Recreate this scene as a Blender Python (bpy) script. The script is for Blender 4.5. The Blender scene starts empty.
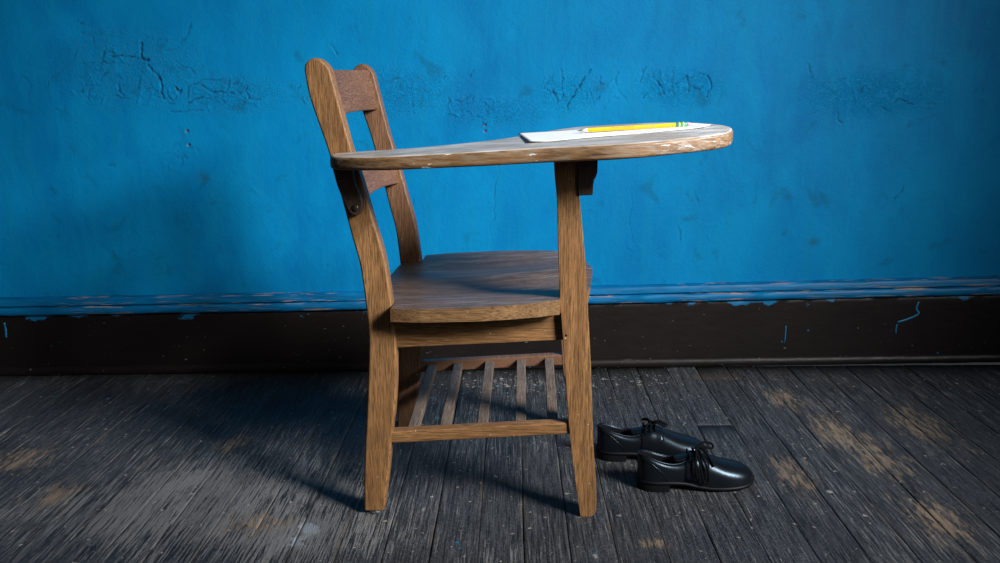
import bpy, bmesh, math, random
import numpy as np
from mathutils import Vector, Matrix
R = math.radians
random.seed(7)
SC = bpy.context.scene
COL = SC.collection

# ------------------------------------------------------------------ camera
CAM_P = dict(f=860.0, pitch=12.796, yaw=1.0, roll=0.7, h=0.812)
cam_d = bpy.data.cameras.new('camera'); cam = bpy.data.objects.new('camera', cam_d); COL.objects.link(cam)
p, y, r = R(CAM_P['pitch']), R(CAM_P['yaw']), R(CAM_P['roll'])
fw = Vector((-math.sin(y)*math.cos(p), math.cos(y)*math.cos(p), -math.sin(p)))
rt = Vector((math.cos(y), math.sin(y), 0)); up = rt.cross(fw)
rt2 = rt*math.cos(r) - up*math.sin(r); up2 = up*math.cos(r) + rt*math.sin(r)
m = Matrix((rt2, up2, -fw)).transposed().to_4x4(); m.translation = Vector((0, 0, CAM_P['h']))
cam.matrix_world = m
cam_d.sensor_width = 36; cam_d.lens = CAM_P['f']*36/1000
cam_d.clip_start = 0.05
SC.camera = cam

# ------------------------------------------------------------------ light
SC.view_settings.view_transform = 'Standard'; SC.view_settings.look = 'None'
SC.view_settings.gamma = 1; SC.view_settings.use_curve_mapping = False
SC.view_settings.exposure = 0.0
W = bpy.data.worlds.new('room_dim'); SC.world = W; W.use_nodes = True
W.node_tree.nodes['Background'].inputs[0].default_value = (0.75, 0.88, 1.0, 1)
W.node_tree.nodes['Background'].inputs[1].default_value = 0.035

def area(name, loc, target, sx, sy, power, color, spread):
    d = bpy.data.lights.new(name, 'AREA'); d.shape = 'RECTANGLE'; d.size = sx; d.size_y = sy
    d.energy = power; d.color = color; d.spread = R(spread)
    o = bpy.data.objects.new(name, d); COL.objects.link(o); o.location = loc
    o.rotation_euler = (Vector(target)-Vector(loc)).to_track_quat('-Z', 'Y').to_euler()
    return o
# daylight falling in from a tall window beyond the right of the camera
area('window_light', (2.45, -0.28, 2.25), (-0.38, 2.25, 0.37), 0.85, 1.0, 27, (0.98, 0.99, 1.0), 48)
# softer daylight from a second window low on the same side
area('side_window_light', (2.6, 0.0, 1.25), (-0.75, 2.3, 0.42), 0.6, 0.45, 1.3, (0.92, 0.97, 1.0), 60)

# ------------------------------------------------------------------ helpers
def link_mesh(name, me, mat, parent=None):
    o = bpy.data.objects.new(name, me); COL.objects.link(o)
    if mat is not None:
        for mm in (mat if isinstance(mat, (list, tuple)) else [mat]): me.materials.append(mm)
    if parent is not None: o.parent = parent
    return o

def obj(name, bm, mat, parent=None, bevel=0, seg=2, smooth=True, sub=0):
    bmesh.ops.recalc_face_normals(bm, faces=bm.faces)
    me = bpy.data.meshes.new(name); bm.to_mesh(me); bm.free()
    o = link_mesh(name, me, mat, parent)
    if smooth:
        for f in me.polygons: f.use_smooth = True
    if bevel:
        b = o.modifiers.new('bevel', 'BEVEL'); b.width = bevel; b.segments = seg
        b.limit_method = 'ANGLE'; b.angle_limit = R(38)
        w = o.modifiers.new('wn', 'WEIGHTED_NORMAL'); w.keep_sharp = True
    if sub:
        s = o.modifiers.new('sub', 'SUBSURF'); s.levels = sub; s.render_levels = sub
    return o

def empty(name, loc, rz=0):
    o = bpy.data.objects.new(name, None); COL.objects.link(o); o.location = loc; o.rotation_euler = (0, 0, rz)
    o.empty_display_size = 0.05
    return o

def tag(o, label=None, cat=None, group=None, kind=None):
    if label: o['label'] = label
    if cat: o['category'] = cat
    if group: o['group'] = group
    if kind: o['kind'] = kind
    return o

def box(bm, x0, x1, y0, y1, z0, z1):
    vs = [bm.verts.new((x, y, z)) for x in (x0, x1) for y in (y0, y1) for z in (z0, z1)]
    for q in ((0,1,3,2),(4,6,7,5),(0,4,5,1),(2,3,7,6),(0,2,6,4),(1,5,7,3)): bm.faces.new([vs[i] for i in q])
    return vs

def catmull(pts, n=5, closed=False):
    P = [Vector(q) for q in pts]; out = []
    N = len(P); rng = range(N) if closed else range(N-1)
    for i in rng:
        if closed: a, b, c, d = P[(i-1) % N], P[i], P[(i+1) % N], P[(i+2) % N]
        else: a, b, c, d = P[max(i-1, 0)], P[i], P[i+1], P[min(i+2, N-1)]
        for k in range(n):
            t = k/n
            out.append(0.5*((2*b)+(-a+c)*t+(2*a-5*b+4*c-d)*t*t+(-a+3*b-3*c+d)*t**3))
    if not closed: out.append(P[-1])
    return out

def prism_v(bm, outline, v0, v1):
    """outline of (u, z) points extruded along the chair's depth axis"""
    a = [bm.verts.new((q[0], v0, q[1])) for q in outline]
    b = [bm.verts.new((q[0], v1, q[1])) for q in outline]
    bm.faces.new(a); bm.faces.new(b[::-1]); n = len(a)
    for i in range(n): bm.faces.new((a[i], b[i], b[(i+1) % n], a[(i+1) % n]))

def tube(bm, pts, rad, n=6, cap=True):
    pts = [Vector(q) for q in pts]; rings = []; prev = None
    for i, q in enumerate(pts):
        t = (pts[min(i+1, len(pts)-1)]-pts[max(i-1, 0)]).normalized()
        if prev is None:
            ref = Vector((0, 0, 1)) if abs(t.z) < .9 else Vector((1, 0, 0)); a = t.cross(ref).normalized()
        else: a = (prev - t*prev.dot(t)).normalized()
        prev = a; b = t.cross(a); rr = rad[i] if isinstance(rad, (list, tuple)) else rad
        rings.append([bm.verts.new(q + (a*math.cos(2*math.pi*k/n)+b*math.sin(2*math.pi*k/n))*rr) for k in range(n)])
    for r0, r1 in zip(rings, rings[1:]):
        for k in range(n): bm.faces.new((r0[k], r0[(k+1) % n], r1[(k+1) % n], r1[k]))
    if cap: bm.faces.new(rings[0][::-1]); bm.faces.new(rings[-1])

# ------------------------------------------------------------------ materials
class NT:
    def __init__(s, name):
        s.m = bpy.data.materials.new(name); s.m.use_nodes = True; s.t = s.m.node_tree
        s.b = s.t.nodes['Principled BSDF']
    def n(s, kind, **kw):
        nd = s.t.nodes.new(kind)
        for k, v in kw.items():
            if k in nd.inputs.keys(): s.set(nd.inputs[k], v)
            else: setattr(nd, k, v)
        return nd
    def set(s, sock, v):
        if isinstance(v, bpy.types.NodeSocket): s.t.links.new(v, sock)
        else:
            if isinstance(v, (tuple, list)) and len(v) == 3 and sock.type == 'RGBA': v = (*v, 1)
            sock.default_value = v
    def coords(s, kind='Object'):
        if kind == 'World': return s.n('ShaderNodeNewGeometry').outputs['Position']
        return s.n('ShaderNodeTexCoord').outputs[kind]
    def mapping(s, vec, scale=(1, 1, 1), loc=(0, 0, 0), rot=(0, 0, 0)):
        nd = s.n('ShaderNodeMapping'); s.set(nd.inputs['Vector'], vec)
        nd.inputs['Scale'].default_value = scale; s.set(nd.inputs['Location'], loc); nd.inputs['Rotation'].default_value = rot
        return nd.outputs[0]
    def noise(s, vec, scale=5, detail=4, rough=.55, dist=0, out='Fac'):
        nd = s.n('ShaderNodeTexNoise'); s.set(nd.inputs['Vector'], vec)
        nd.inputs['Scale'].default_value = scale; nd.inputs['Detail'].default_value = detail
        nd.inputs['Roughness'].default_value = rough; nd.inputs['Distortion'].default_value = dist
        return nd.outputs[out]
    def ramp(s, fac, stops, interp='LINEAR'):
        nd = s.n('ShaderNodeValToRGB'); s.set(nd.inputs[0], fac); cr = nd.color_ramp; cr.interpolation = interp
        while len(cr.elements) < len(stops): cr.elements.new(.5)
        for e, (pp, c) in zip(cr.elements, stops):
            e.position = pp; e.color = (c, c, c, 1) if isinstance(c, (int, float)) else (*c, 1)
        return nd.outputs[0]
    def mix(s, fac, a, b, mode='MIX'):
        nd = s.n('ShaderNodeMix', data_type='RGBA', blend_type=mode)
        s.set(nd.inputs[0], fac); s.set(nd.inputs[6], a); s.set(nd.inputs[7], b)
        return nd.outputs[2]
    def math(s, op, a, b=0.0, clamp=False):
        nd = s.n('ShaderNodeMath', operation=op, use_clamp=clamp); s.set(nd.inputs[0], a); s.set(nd.inputs[1], b)
        return nd.outputs[0]
    def bump(s, h, strength=.3, dist=.002, normal=None):
        nd = s.n('ShaderNodeBump'); s.set(nd.inputs['Height'], h)
        nd.inputs['Strength'].default_value = strength; nd.inputs['Distance'].default_value = dist
        if normal is not None: s.set(nd.inputs['Normal'], normal)
        return nd.outputs[0]
    def out(s, color=None, rough=None, normal=None, **kw):
        if color is not None: s.set(s.b.inputs['Base Color'], color)
        if rough is not None: s.set(s.b.inputs['Roughness'], rough)
        if normal is not None: s.set(s.b.inputs['Normal'], normal)
        for k, v in kw.items(): s.set(s.b.inputs[k.replace('_', ' ')], v)
        return s.m
    def blob(s, pos, cx, cy, rx, ry, rot=0, soft=1.0, flat=True):
        """1 in the middle of a floor or wall patch, falling to 0 at its rim"""
        sub = s.n('ShaderNodeVectorMath', operation='SUBTRACT'); s.set(sub.inputs[0], pos)
        sub.inputs[1].default_value = (cx, cy, 0) if flat else (cx, 0, cy)
        mp = s.mapping(sub.outputs[0], scale=(1, 1, 1), rot=(0, 0, -rot) if flat else (0, 0, 0))
        sc = s.n('ShaderNodeVectorMath', operation='MULTIPLY'); s.set(sc.inputs[0], mp)
        sc.inputs[1].default_value = (1/rx, 1/ry, 0) if flat else (1/rx, 0, 1/ry)
        ln = s.n('ShaderNodeVectorMath', operation='LENGTH'); s.set(ln.inputs[0], sc.outputs[0])
        mr = s.n('ShaderNodeMapRange', interpolation_type='SMOOTHSTEP'); s.set(mr.inputs[0], ln.outputs[1])
        mr.inputs[1].default_value = 1.0; mr.inputs[2].default_value = 0.0
        mr.inputs[3].default_value = 0; mr.inputs[4].default_value = soft
        return mr.outputs[0]
    def addmax(s, lst):
        v = lst[0]
        for q in lst[1:]: v = s.math('MAXIMUM', v, q)
        return v

def oak(name, axis, light, dark, pore=(0.05, 0.028, 0.012), rough=.5, wear=None, tone=1.0):
    n = NT(name); c = n.coords('Object')
    sc = {'x': (1, 16, 16), 'y': (16, 1, 16), 'z': (16, 16, 1)}[axis]
    rnd = n.n('ShaderNodeObjectInfo').outputs['Random']
    off = n.n('ShaderNodeCombineXYZ'); n.set(off.inputs[0], n.math('MULTIPLY', rnd, 3)); n.set(off.inputs[1], n.math('MULTIPLY', rnd, 7)); n.set(off.inputs[2], n.math('MULTIPLY', rnd, 5))
    v = n.mapping(c, scale=tuple(q*(1 if q == 1 else 1.0) for q in sc), loc=off.outputs[0])
    big = n.noise(v, 2.6, 3, .55, .8)
    fine = n.noise(v, 34, 5, .75, .3)
    por = n.noise(n.mapping(c, scale=tuple(q if q == 1 else q*2.4 for q in sc), loc=off.outputs[0]), 22, 2, .6)
    col = n.mix(n.ramp(big, [(.3, 0), (.7, 1)]), dark, light)
    col = n.mix(n.math('MULTIPLY', n.ramp(fine, [(.40, 1), (.56, 0)]), .7), col, tuple(q*.45 for q in dark))
    col = n.mix(n.math('MULTIPLY', n.ramp(por, [(.40, 1), (.50, 0)]), .75), col, pore)
    blot = n.noise(c, 9, 3, .6)
    col = n.mix(n.math('MULTIPLY', n.ramp(blot, [(.35, 1), (.6, 0)]), .35), col, tuple(q*.6 for q in dark))
    if wear:
        wn = n.noise(n.mapping(c, scale=tuple(q if q == 1 else q*.5 for q in sc)), 9, 5, .7)
        col = n.mix(n.ramp(wn, [(.5, 0), (.66, 1)]), col, wear)
    # small pale nicks
    nick = n.noise(c, 160, 2, .5)
    col = n.mix(n.ramp(nick, [(.73, 0), (.78, .8)]), col, (.55, .5, .42))
    h = n.math('ADD', n.math('MULTIPLY', fine, .6), n.math('MULTIPLY', por, .8))
    return n.out(col, n.math('ADD', n.math('MULTIPLY', fine, .25), rough-.12), n.bump(h, .35, .0012), Specular_IOR_Level=.35)

OAK_L, OAK_D = (0.42, 0.212, 0.080), (0.24, 0.113, 0.042)
M = {}
M['oak_z'] = oak('oak_upright', 'z', OAK_L, OAK_D)
M['oak_x'] = oak('oak_rail', 'x', OAK_L, OAK_D)
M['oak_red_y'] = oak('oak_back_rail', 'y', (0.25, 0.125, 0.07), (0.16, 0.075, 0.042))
M['oak_shaded_z'] = oak('oak_far_upright_shaded', 'z', (0.27, 0.135, 0.07), (0.17, 0.08, 0.04))  # same oak for the far uprights, their shade darkened into the colour
M['slat'] = oak('oak_slat', 'y', (0.25, 0.185, 0.14), (0.15, 0.11, 0.085), rough=.6)
M['seat'] = oak('oak_seat', 'x', (0.24, 0.14, 0.085), (0.10, 0.058, 0.038), rough=.42, wear=(0.20, 0.17, 0.15))
M['seat_edge'] = oak('oak_seat_edge', 'x', (0.36, 0.20, 0.085), (0.20, 0.10, 0.04))
M['dark_oak'] = oak('dark_stained_oak', 'z', (0.11, 0.065, 0.048), (0.06, 0.036, 0.027), rough=.45)

def tablet_mats():
    n = NT('tablet_top_worn'); c = n.coords('Object')
    g = n.noise(n.mapping(c, scale=(1, 14, 14)), 14, 5, .65, .3)
    b = n.noise(n.mapping(c, scale=(2, 5, 5)), 6, 4, .6)
    col = n.mix(n.ramp(g, [(.3, 0), (.7, 1)]), (0.22, 0.175, 0.135), (0.46, 0.41, 0.36))
    col = n.mix(n.ramp(b, [(.45, 0), (.62, .7)]), col, (0.56, 0.55, 0.53))
    w = n.noise(n.mapping(c, scale=(3, 9, 9)), 9, 5, .7)
    near_tip = n.blob(c, .60, -.03, .09, .12)
    col = n.mix(n.math('MULTIPLY', n.ramp(w, [(.46, 0), (.54, 1)]), n.math('ADD', n.math('MULTIPLY', near_tip, .8), .04)), col, (.75, .75, .72))
    top = n.out(col, .38, n.bump(g, .3, .001), Specular_IOR_Level=.6)
    n = NT('tablet_edge'); c = n.coords('Object')
    g = n.noise(n.mapping(c, scale=(1, 9, 14)), 16, 5, .7, .3)
    b = n.noise(n.mapping(c, scale=(3, 8, 20)), 8, 4, .6)
    col = n.mix(n.ramp(g, [(.3, 0), (.68, 1)]), (0.05, 0.025, 0.011), (0.30, 0.155, 0.062))
    col = n.mix(n.ramp(b, [(.48, 0), (.62, .75)]), col, (0.24, 0.17, 0.11))
    sp = n.noise(n.mapping(c, scale=(3, 10, 16)), 7, 4, .6)
    col = n.mix(n.ramp(sp, [(.655, 0), (.67, 1)]), col, (.62, .63, .62))
    hw = n.noise(n.mapping(c, scale=(2, 10, 30)), 14, 3, .6)
    col = n.mix(n.math('MULTIPLY', n.ramp(hw, [(.5, 0), (.6, 1)]), n.math('MULTIPLY', n.blob(c, .56, -.10, .16, .08), .6)), col, (.46, .40, .34))
    edge = n.out(col, .5, n.bump(g, .5, .0015))
    return top, edge
M['tab_top'], M['tab_edge'] = tablet_mats()

def simple(name, col, rough=.5, metal=0, **kw):
    n = NT(name); c = n.coords('Object'); f = n.noise(c, 60, 3)
    cc = n.mix(n.math('MULTIPLY', f, .35), col, tuple(q*.6 for q in col))
    return n.out(cc, rough, n.bump(f, .08, .0005), Metallic=metal, **kw)
M['metal'] = simple('worn_steel', (.55, .55, .55), .35, 1)
M['screw'] = simple('dark_screw', (.10, .075, .06), .4, .8)
def paper_mat():
    n = NT('writing_paper'); f = n.noise(n.coords('Object'), 25, 3)
    return n.out(n.mix(f, (.68, .72, .76), (.75, .78, .81)), .8, n.bump(f, .15, .001))
M['paper'] = paper_mat()
M['yellow'] = simple('yellow_pencil_paint', (.86, .47, .008), .4)
M['ferrule'] = simple('green_ferrule', (.03, .36, .25), .3, .3)
M['ferrule_band'] = simple('yellow_ferrule_band', (.80, .62, .06), .3, .2)
M['eraser'] = simple('pink_eraser', (.80, .22, .34), .8)
M['bare_wood'] = simple('sharpened_wood', (.62, .55, .48), .7)
M['graphite'] = simple('graphite', (.02, .02, .022), .35)
M['ink_grey'] = simple('grey_print', (.16, .16, .05), .6)
M['ink_green'] = simple('green_print', (.03, .30, .12), .6)

def leather():
    n = NT('black_leather'); c = n.coords('Object'); f = n.noise(c, 260, 3, .6); g = n.noise(c, 22, 3)
    return n.out((.004, .005, .007), n.math('ADD', n.math('MULTIPLY', g, .2), .20), n.bump(n.math('ADD', f, n.math('MULTIPLY', g, 2.5)), .16, .001), Specular_IOR_Level=.34, Specular_Tint=(.62, .82, 1, 1))
M['leather'] = leather()
M['lining'] = simple('shoe_lining', (.004, .004, .005), .8, Specular_IOR_Level=.1)
M['sole'] = simple('rubber_sole', (.005, .0055, .007), .5, Specular_IOR_Level=.15)
M['lace'] = simple('black_lace', (.0025, .003, .004), .8, Specular_IOR_Level=.08)
M['nail'] = simple('rusty_nail', (.10, .05, .03), .6, .5)

# plaster wall
def wall_mat():
    n = NT('blue_painted_plaster'); c = n.coords('Object')
    big = n.noise(c, 1.7, 4, .55, .4)
    mid = n.noise(n.mapping(c, scale=(1.2, 1, .6)), 6, 5, .6, .6)
    streak = n.noise(n.mapping(c, scale=(1, 1, .12)), 22, 4, .6)
    fine = n.noise(c, 190, 3, .6)
    col = n.mix(n.ramp(big, [(.35, 0), (.68, 1)]), (0.0002, 0.130, 0.315), (0.0002, 0.182, 0.405))
    col = n.mix(n.math('MULTIPLY', n.ramp(mid, [(.42, 0), (.66, 1)]), .6), col, (0.0005, 0.210, 0.43))
    col = n.mix(n.math('MULTIPLY', n.ramp(streak, [(.48, 0), (.68, 1)]), .5), col, (0.002, 0.175, 0.34))
    # teal stains that have a shape of their own
    st = n.noise(n.mapping(c, scale=(1, 1, 1)), 11, 4, .62, .5)
    col = n.mix(n.math('MULTIPLY', n.ramp(st, [(.60, 0), (.70, 1)]), .45), col, (0.003, 0.080, 0.150))
    sm = n.noise(n.mapping(c, scale=(1, 1, .5)), 15, 3, .7)
    scuff = n.addmax([n.blob(c, .862, .365, .03, .022, flat=False), n.blob(c, .27, .87, .03, .04, flat=False), n.blob(c, -.88, .57, .03, .03, flat=False)])
    col = n.mix(n.math('MULTIPLY', n.math('MULTIPLY', scuff, n.ramp(sm, [(.42, 0), (.55, 1)])), .7), col, (0.01, 0.09, 0.16))
    # cracked line tint
    at = n.n('ShaderNodeAttribute', attribute_name='crack').outputs['Fac']
    col = n.mix(n.math('MULTIPLY', at, n.ramp(n.noise(c, 60, 3, .6), [(.38, .15), (.58, .8)]), True), col, (0.006, 0.020, 0.045))
    hole = n.n('ShaderNodeAttribute', attribute_name='hole').outputs['Fac']
    col = n.mix(hole, col, (0.10, 0.05, 0.03))
    vor = n.n('ShaderNodeTexVoronoi', feature='DISTANCE_TO_EDGE'); n.set(vor.inputs['Vector'], n.mapping(n.mix(.12, c, n.noise(c, 8, 3, out='Color')), scale=(9, 9, 9)))
    hair = n.ramp(vor.outputs['Distance'], [(0, 0), (.02, 1)])
    hmask = n.ramp(n.noise(c, 2.4, 2), [(.52, 0), (.62, 1)])
    h = n.math('ADD', n.math('MULTIPLY', fine, .22), n.math('MULTIPLY', mid, .9))
    h = n.math('ADD', h, n.math('MULTIPLY', streak, .25))
    h = n.math('ADD', h, n.math('MULTIPLY', n.math('MULTIPLY', hair, hmask), .10))
    lump = n.noise(c, 45, 4, .6, .6)
    h = n.math('ADD', h, n.math('MULTIPLY', lump, .5))
    rough_zone = n.addmax([n.blob(c, a_, b_, rx, rz, flat=False) for a_, b_, rx, rz in ((-1.05, .87, .30, .16), (-.80, .80, .25, .08), (.15, .79, .14, .09), (.46, .80, .2, .08), (1.0, .78, .3, .1), (-.35, .80, .35, .1), (-.05, .74, .25, .06))])
    flakes = n.noise(c, 48, 5, .7, 1.2); rdg = n.math('ABSOLUTE', n.math('SUBTRACT', flakes, .5))
    h = n.math('ADD', h, n.math('MULTIPLY', rough_zone, n.math('MULTIPLY', n.ramp(rdg, [(0, 0), (.07, 1)]), .75)))
    return n.out(col, n.math('ADD', n.math('MULTIPLY', mid, .2), .5), n.bump(h, .5, .004), Specular_IOR_Level=.08)
M['wall'] = wall_mat()

def trim_mat():
    n = NT('blue_painted_moulding'); c = n.coords('Object')
    f = n.noise(n.mapping(c, scale=(1, 3, 9)), 9, 5, .65); g = n.noise(c, 2.2, 3)
    col = n.mix(n.ramp(f, [(.35, 0), (.65, 1)]), (0.001, 0.085, 0.21), (0.001, 0.150, 0.34))
    e = n.n('ShaderNodeAttribute', attribute_name='edge').outputs['Fac']
    chip = n.noise(n.mapping(c, scale=(1, 14, 30)), 10, 4, .6); patch = n.noise(c, 3.1, 2)
    k = n.math('MULTIPLY', n.math('MULTIPLY', e, n.ramp(chip, [(.57, 0), (.59, 1)])), n.ramp(patch, [(.45, 0), (.5, 1)]))
    tint = n.mix(n.noise(c, 12, 2), (.50, .22, .06), (.50, .46, .38))
    col = n.mix(k, col, tint)
    return n.out(col, .45, n.bump(n.math('SUBTRACT', f, n.math('MULTIPLY', k, .5)), .4, .0015), Specular_IOR_Level=.18)
M['trim'] = trim_mat()

def skirt_mat():
    n = NT('black_brown_skirting_paint'); c = n.coords('Object')
    f = n.noise(n.mapping(c, scale=(1, 3, 4)), 18, 5, .65); g = n.noise(c, 4, 4)
    col = n.mix(g, (0.006, 0.0045, 0.0045), (0.013, 0.009, 0.0085))
    sp = n.noise(n.mapping(c, scale=(1, 1, 1.4)), 75, 3, .5)
    col = n.mix(n.ramp(sp, [(.705, 0), (.73, .7)]), col, (.16, .14, .13))
    sb = n.noise(c, 38, 3, .55)
    col = n.mix(n.ramp(sb, [(.735, 0), (.75, .7)]), col, (.008, .16, .30))
    # blue paint lapping over the top edge and runs
    top = n.n('ShaderNodeAttribute', attribute_name='lap').outputs['Fac']
    lp = n.noise(n.mapping(c, scale=(1, 1, 2)), 9, 5, .6)
    right = n.n('ShaderNodeMapRange'); sx = n.n('ShaderNodeSeparateXYZ'); n.set(sx.inputs[0], c)
    k = n.math('SUBTRACT', n.math('ADD', lp, n.math('MULTIPLY', top, n.math('ADD', .27, n.math('MULTIPLY', n.blob(c, 1.12, .17, .25, .06, flat=False), .14)))), .80)
    k = n.math('MULTIPLY', k, 30, True)
    col = n.mix(k, col, (.006, .13, .27))
    return n.out(col, n.math('ADD', n.math('MULTIPLY', f, .3), .30), n.bump(n.math('ADD', f, n.math('MULTIPLY', sp, .3)), .35, .0015), Specular_IOR_Level=.22)
M['skirt'] = skirt_mat()
M['blue_run'] = simple('blue_paint_run', (.006, .17, .34), .4)

def floor_mat():
    n = NT('worn_painted_floorboard'); w = n.coords('World')
    rnd = n.n('ShaderNodeObjectInfo').outputs['Random']
    off = n.n('ShaderNodeCombineXYZ'); n.set(off.inputs[1], n.math('MULTIPLY', rnd, 9)); n.set(off.inputs[2], n.math('MULTIPLY', rnd, 17))
    g0 = n.mapping(w, scale=(22, 1.3, 1), loc=off.outputs[0])
    warp = n.noise(n.mapping(w, scale=(3, 1, 1), loc=off.outputs[0]), 1.6, 2, .5, out='Color')
    gv = n.mix(.05, g0, warp, 'ADD')
    grain = n.noise(gv, 5, 6, .68, .35)
    ridge = n.noise(n.mapping(w, scale=(75, 2.6, 1), loc=off.outputs[0]), 4, 6, .78)
    gran = n.noise(w, 190, 4, .75)
    blot = n.noise(w, 3.4, 5, .62)
    tone = n.math('ADD', n.math('MULTIPLY', rnd, .35), .8)
    col = n.mix(n.ramp(grain, [(.33, 0), (.66, 1)]), (0.013, 0.0138, 0.0155), (0.060, 0.062, 0.067))
    col = n.mix(n.math('MULTIPLY', n.ramp(gran, [(.45, 0), (.60, 1)]), .7), col, (0.105, 0.112, 0.122))
    col = n.mix(n.math('MULTIPLY', n.ramp(ridge, [(.42, 1), (.52, 0)]), .85), col, (0.008, 0.008, 0.010))
    # paint worn through to pale raised grain, left of the chair
    lw = n.addmax([n.blob(w, -.62, 1.58, .55, .34), n.blob(w, -.42, 1.45, .28, .22), n.blob(w, -1.1, 1.5, .35, .30, soft=.6)])
    k = n.math('ADD', n.math('MULTIPLY', lw, .22), n.math('MULTIPLY', blot, .45))
    k = n.math('ADD', k, n.math('MULTIPLY', ridge, 1.25))
    col = n.mix(n.math('MULTIPLY', n.ramp(k, [(.97, 0), (1.12, 1)]), .72), col, (0.23, 0.22, 0.21))
    # brown bare wood patches
    pts = [(.76, 1.93, .13, .30), (.59, 1.70, .10, .26), (.80, 1.80, .13, .34), (.98, 1.98, .16, .34), (.80, 1.50, .13, .26),
           (.70, 2.15, .12, .2), (-1.12, 1.80, .16, .16), (-.95, 1.62, .1, .15), (-.50, 1.50, .17, .10), (-.66, 1.88, .10, .12), (1.15, 1.6, .2, .4), (.25, 1.42, .08, .05)]
    tm = n.addmax([n.blob(w, a, b, c_, d) for a, b, c_, d in pts])
    chip = n.noise(n.mapping(w, scale=(26, 3.6, 1), loc=off.outputs[0]), 4.4, 8, .82, .4)
    kk = n.math('ADD', n.math('MULTIPLY', tm, .225), n.math('MULTIPLY', chip, 1))
    bare = n.mix(n.noise(gv, 8, 4, .6), (0.14, 0.09, 0.055), (0.42, 0.31, 0.215))
    col = n.mix(n.math('MULTIPLY', n.ramp(kk, [(.66, 0), (.74, 1)]), .9), col, bare)
    pat = n.noise(w, 14, 5, .6)
    pk = n.math('ADD', n.math('MULTIPLY', n.addmax([n.blob(w, .56, 2.335, .15, .075), n.blob(w, .75, 2.36, .1, .03)]), .5), pat)
    col = n.mix(n.math('MULTIPLY', n.ramp(pk, [(.82, 0), (.85, 1)]), .8), col, (.085, .062, .052))
    # pale scuff and speckle
    sk = n.math('ADD', n.math('MULTIPLY', n.blob(w, -.395, 1.46, .055, .14, rot=.0), .5), n.noise(w, 30, 4, .6))
    col = n.mix(n.ramp(sk, [(.84, 0), (1.0, .6)]), col, (.34, .38, .42))
    sp = n.noise(w, 62, 3, .5)
    near_wall = n.addmax([n.blob(w, -.05, 2.28, .34, .18), n.blob(w, .3, 2.3, .3, .12)])
    spk = n.math('ADD', sp, n.math('MULTIPLY', near_wall, .085))
    col = n.mix(n.ramp(spk, [(.685, 0), (.70, .9)]), col, (.34, .31, .26))
    bp = n.noise(n.mapping(w, scale=(1.4, 2.2, 1), loc=(5, 2, 0)), 24, 3, .5)
    bl = n.addmax([n.blob(w, -.05, 2.22, .45, .28), n.blob(w, -1.0, 2.2, .7, .18, soft=.7), n.blob(w, .75, 2.3, .3, .15, soft=.8)])
    bk = n.math('ADD', bp, n.math('MULTIPLY', bl, .10))
    col = n.mix(n.ramp(bk, [(.745, 0), (.76, 1)]), col, (.008, .19, .36))
    tn = n.n('ShaderNodeHueSaturation'); n.set(tn.inputs['Color'], col); n.set(tn.inputs['Value'], tone)
    e = n.n('ShaderNodeAttribute', attribute_name='edge').outputs['Fac']
    en = n.noise(n.mapping(w, scale=(4, 1, 1)), 5, 5, .7)
    col = n.mix(n.math('MULTIPLY', e, n.ramp(en, [(.50, 0), (.66, .55)])), tn.outputs[0], (.15, .115, .085))
    h = n.math('ADD', n.math('MULTIPLY', ridge, 1.5), n.math('MULTIPLY', grain, .8))
    h = n.math('ADD', h, n.math('MULTIPLY', gran, .35))
    h = n.math('SUBTRACT', h, n.math('MULTIPLY', n.ramp(kk, [(.66, 0), (.74, 1)]), .3))
    return n.out(col, n.math('ADD', n.math('MULTIPLY', grain, .3), .42), n.bump(h, .8, .003), Specular_IOR_Level=.4)
M['floor'] = floor_mat()
M['under'] = simple('dark_subfloor', (.01, .009, .008), .9)

# ------------------------------------------------------------------ the setting
WA = math.atan(.022)
def sk_top(x): return float(np.interp(x, [-2.6, -1.48, -.43, .25, 1.4, 2.6], [.180, .182, .187, .195, .207, .212]))

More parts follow.
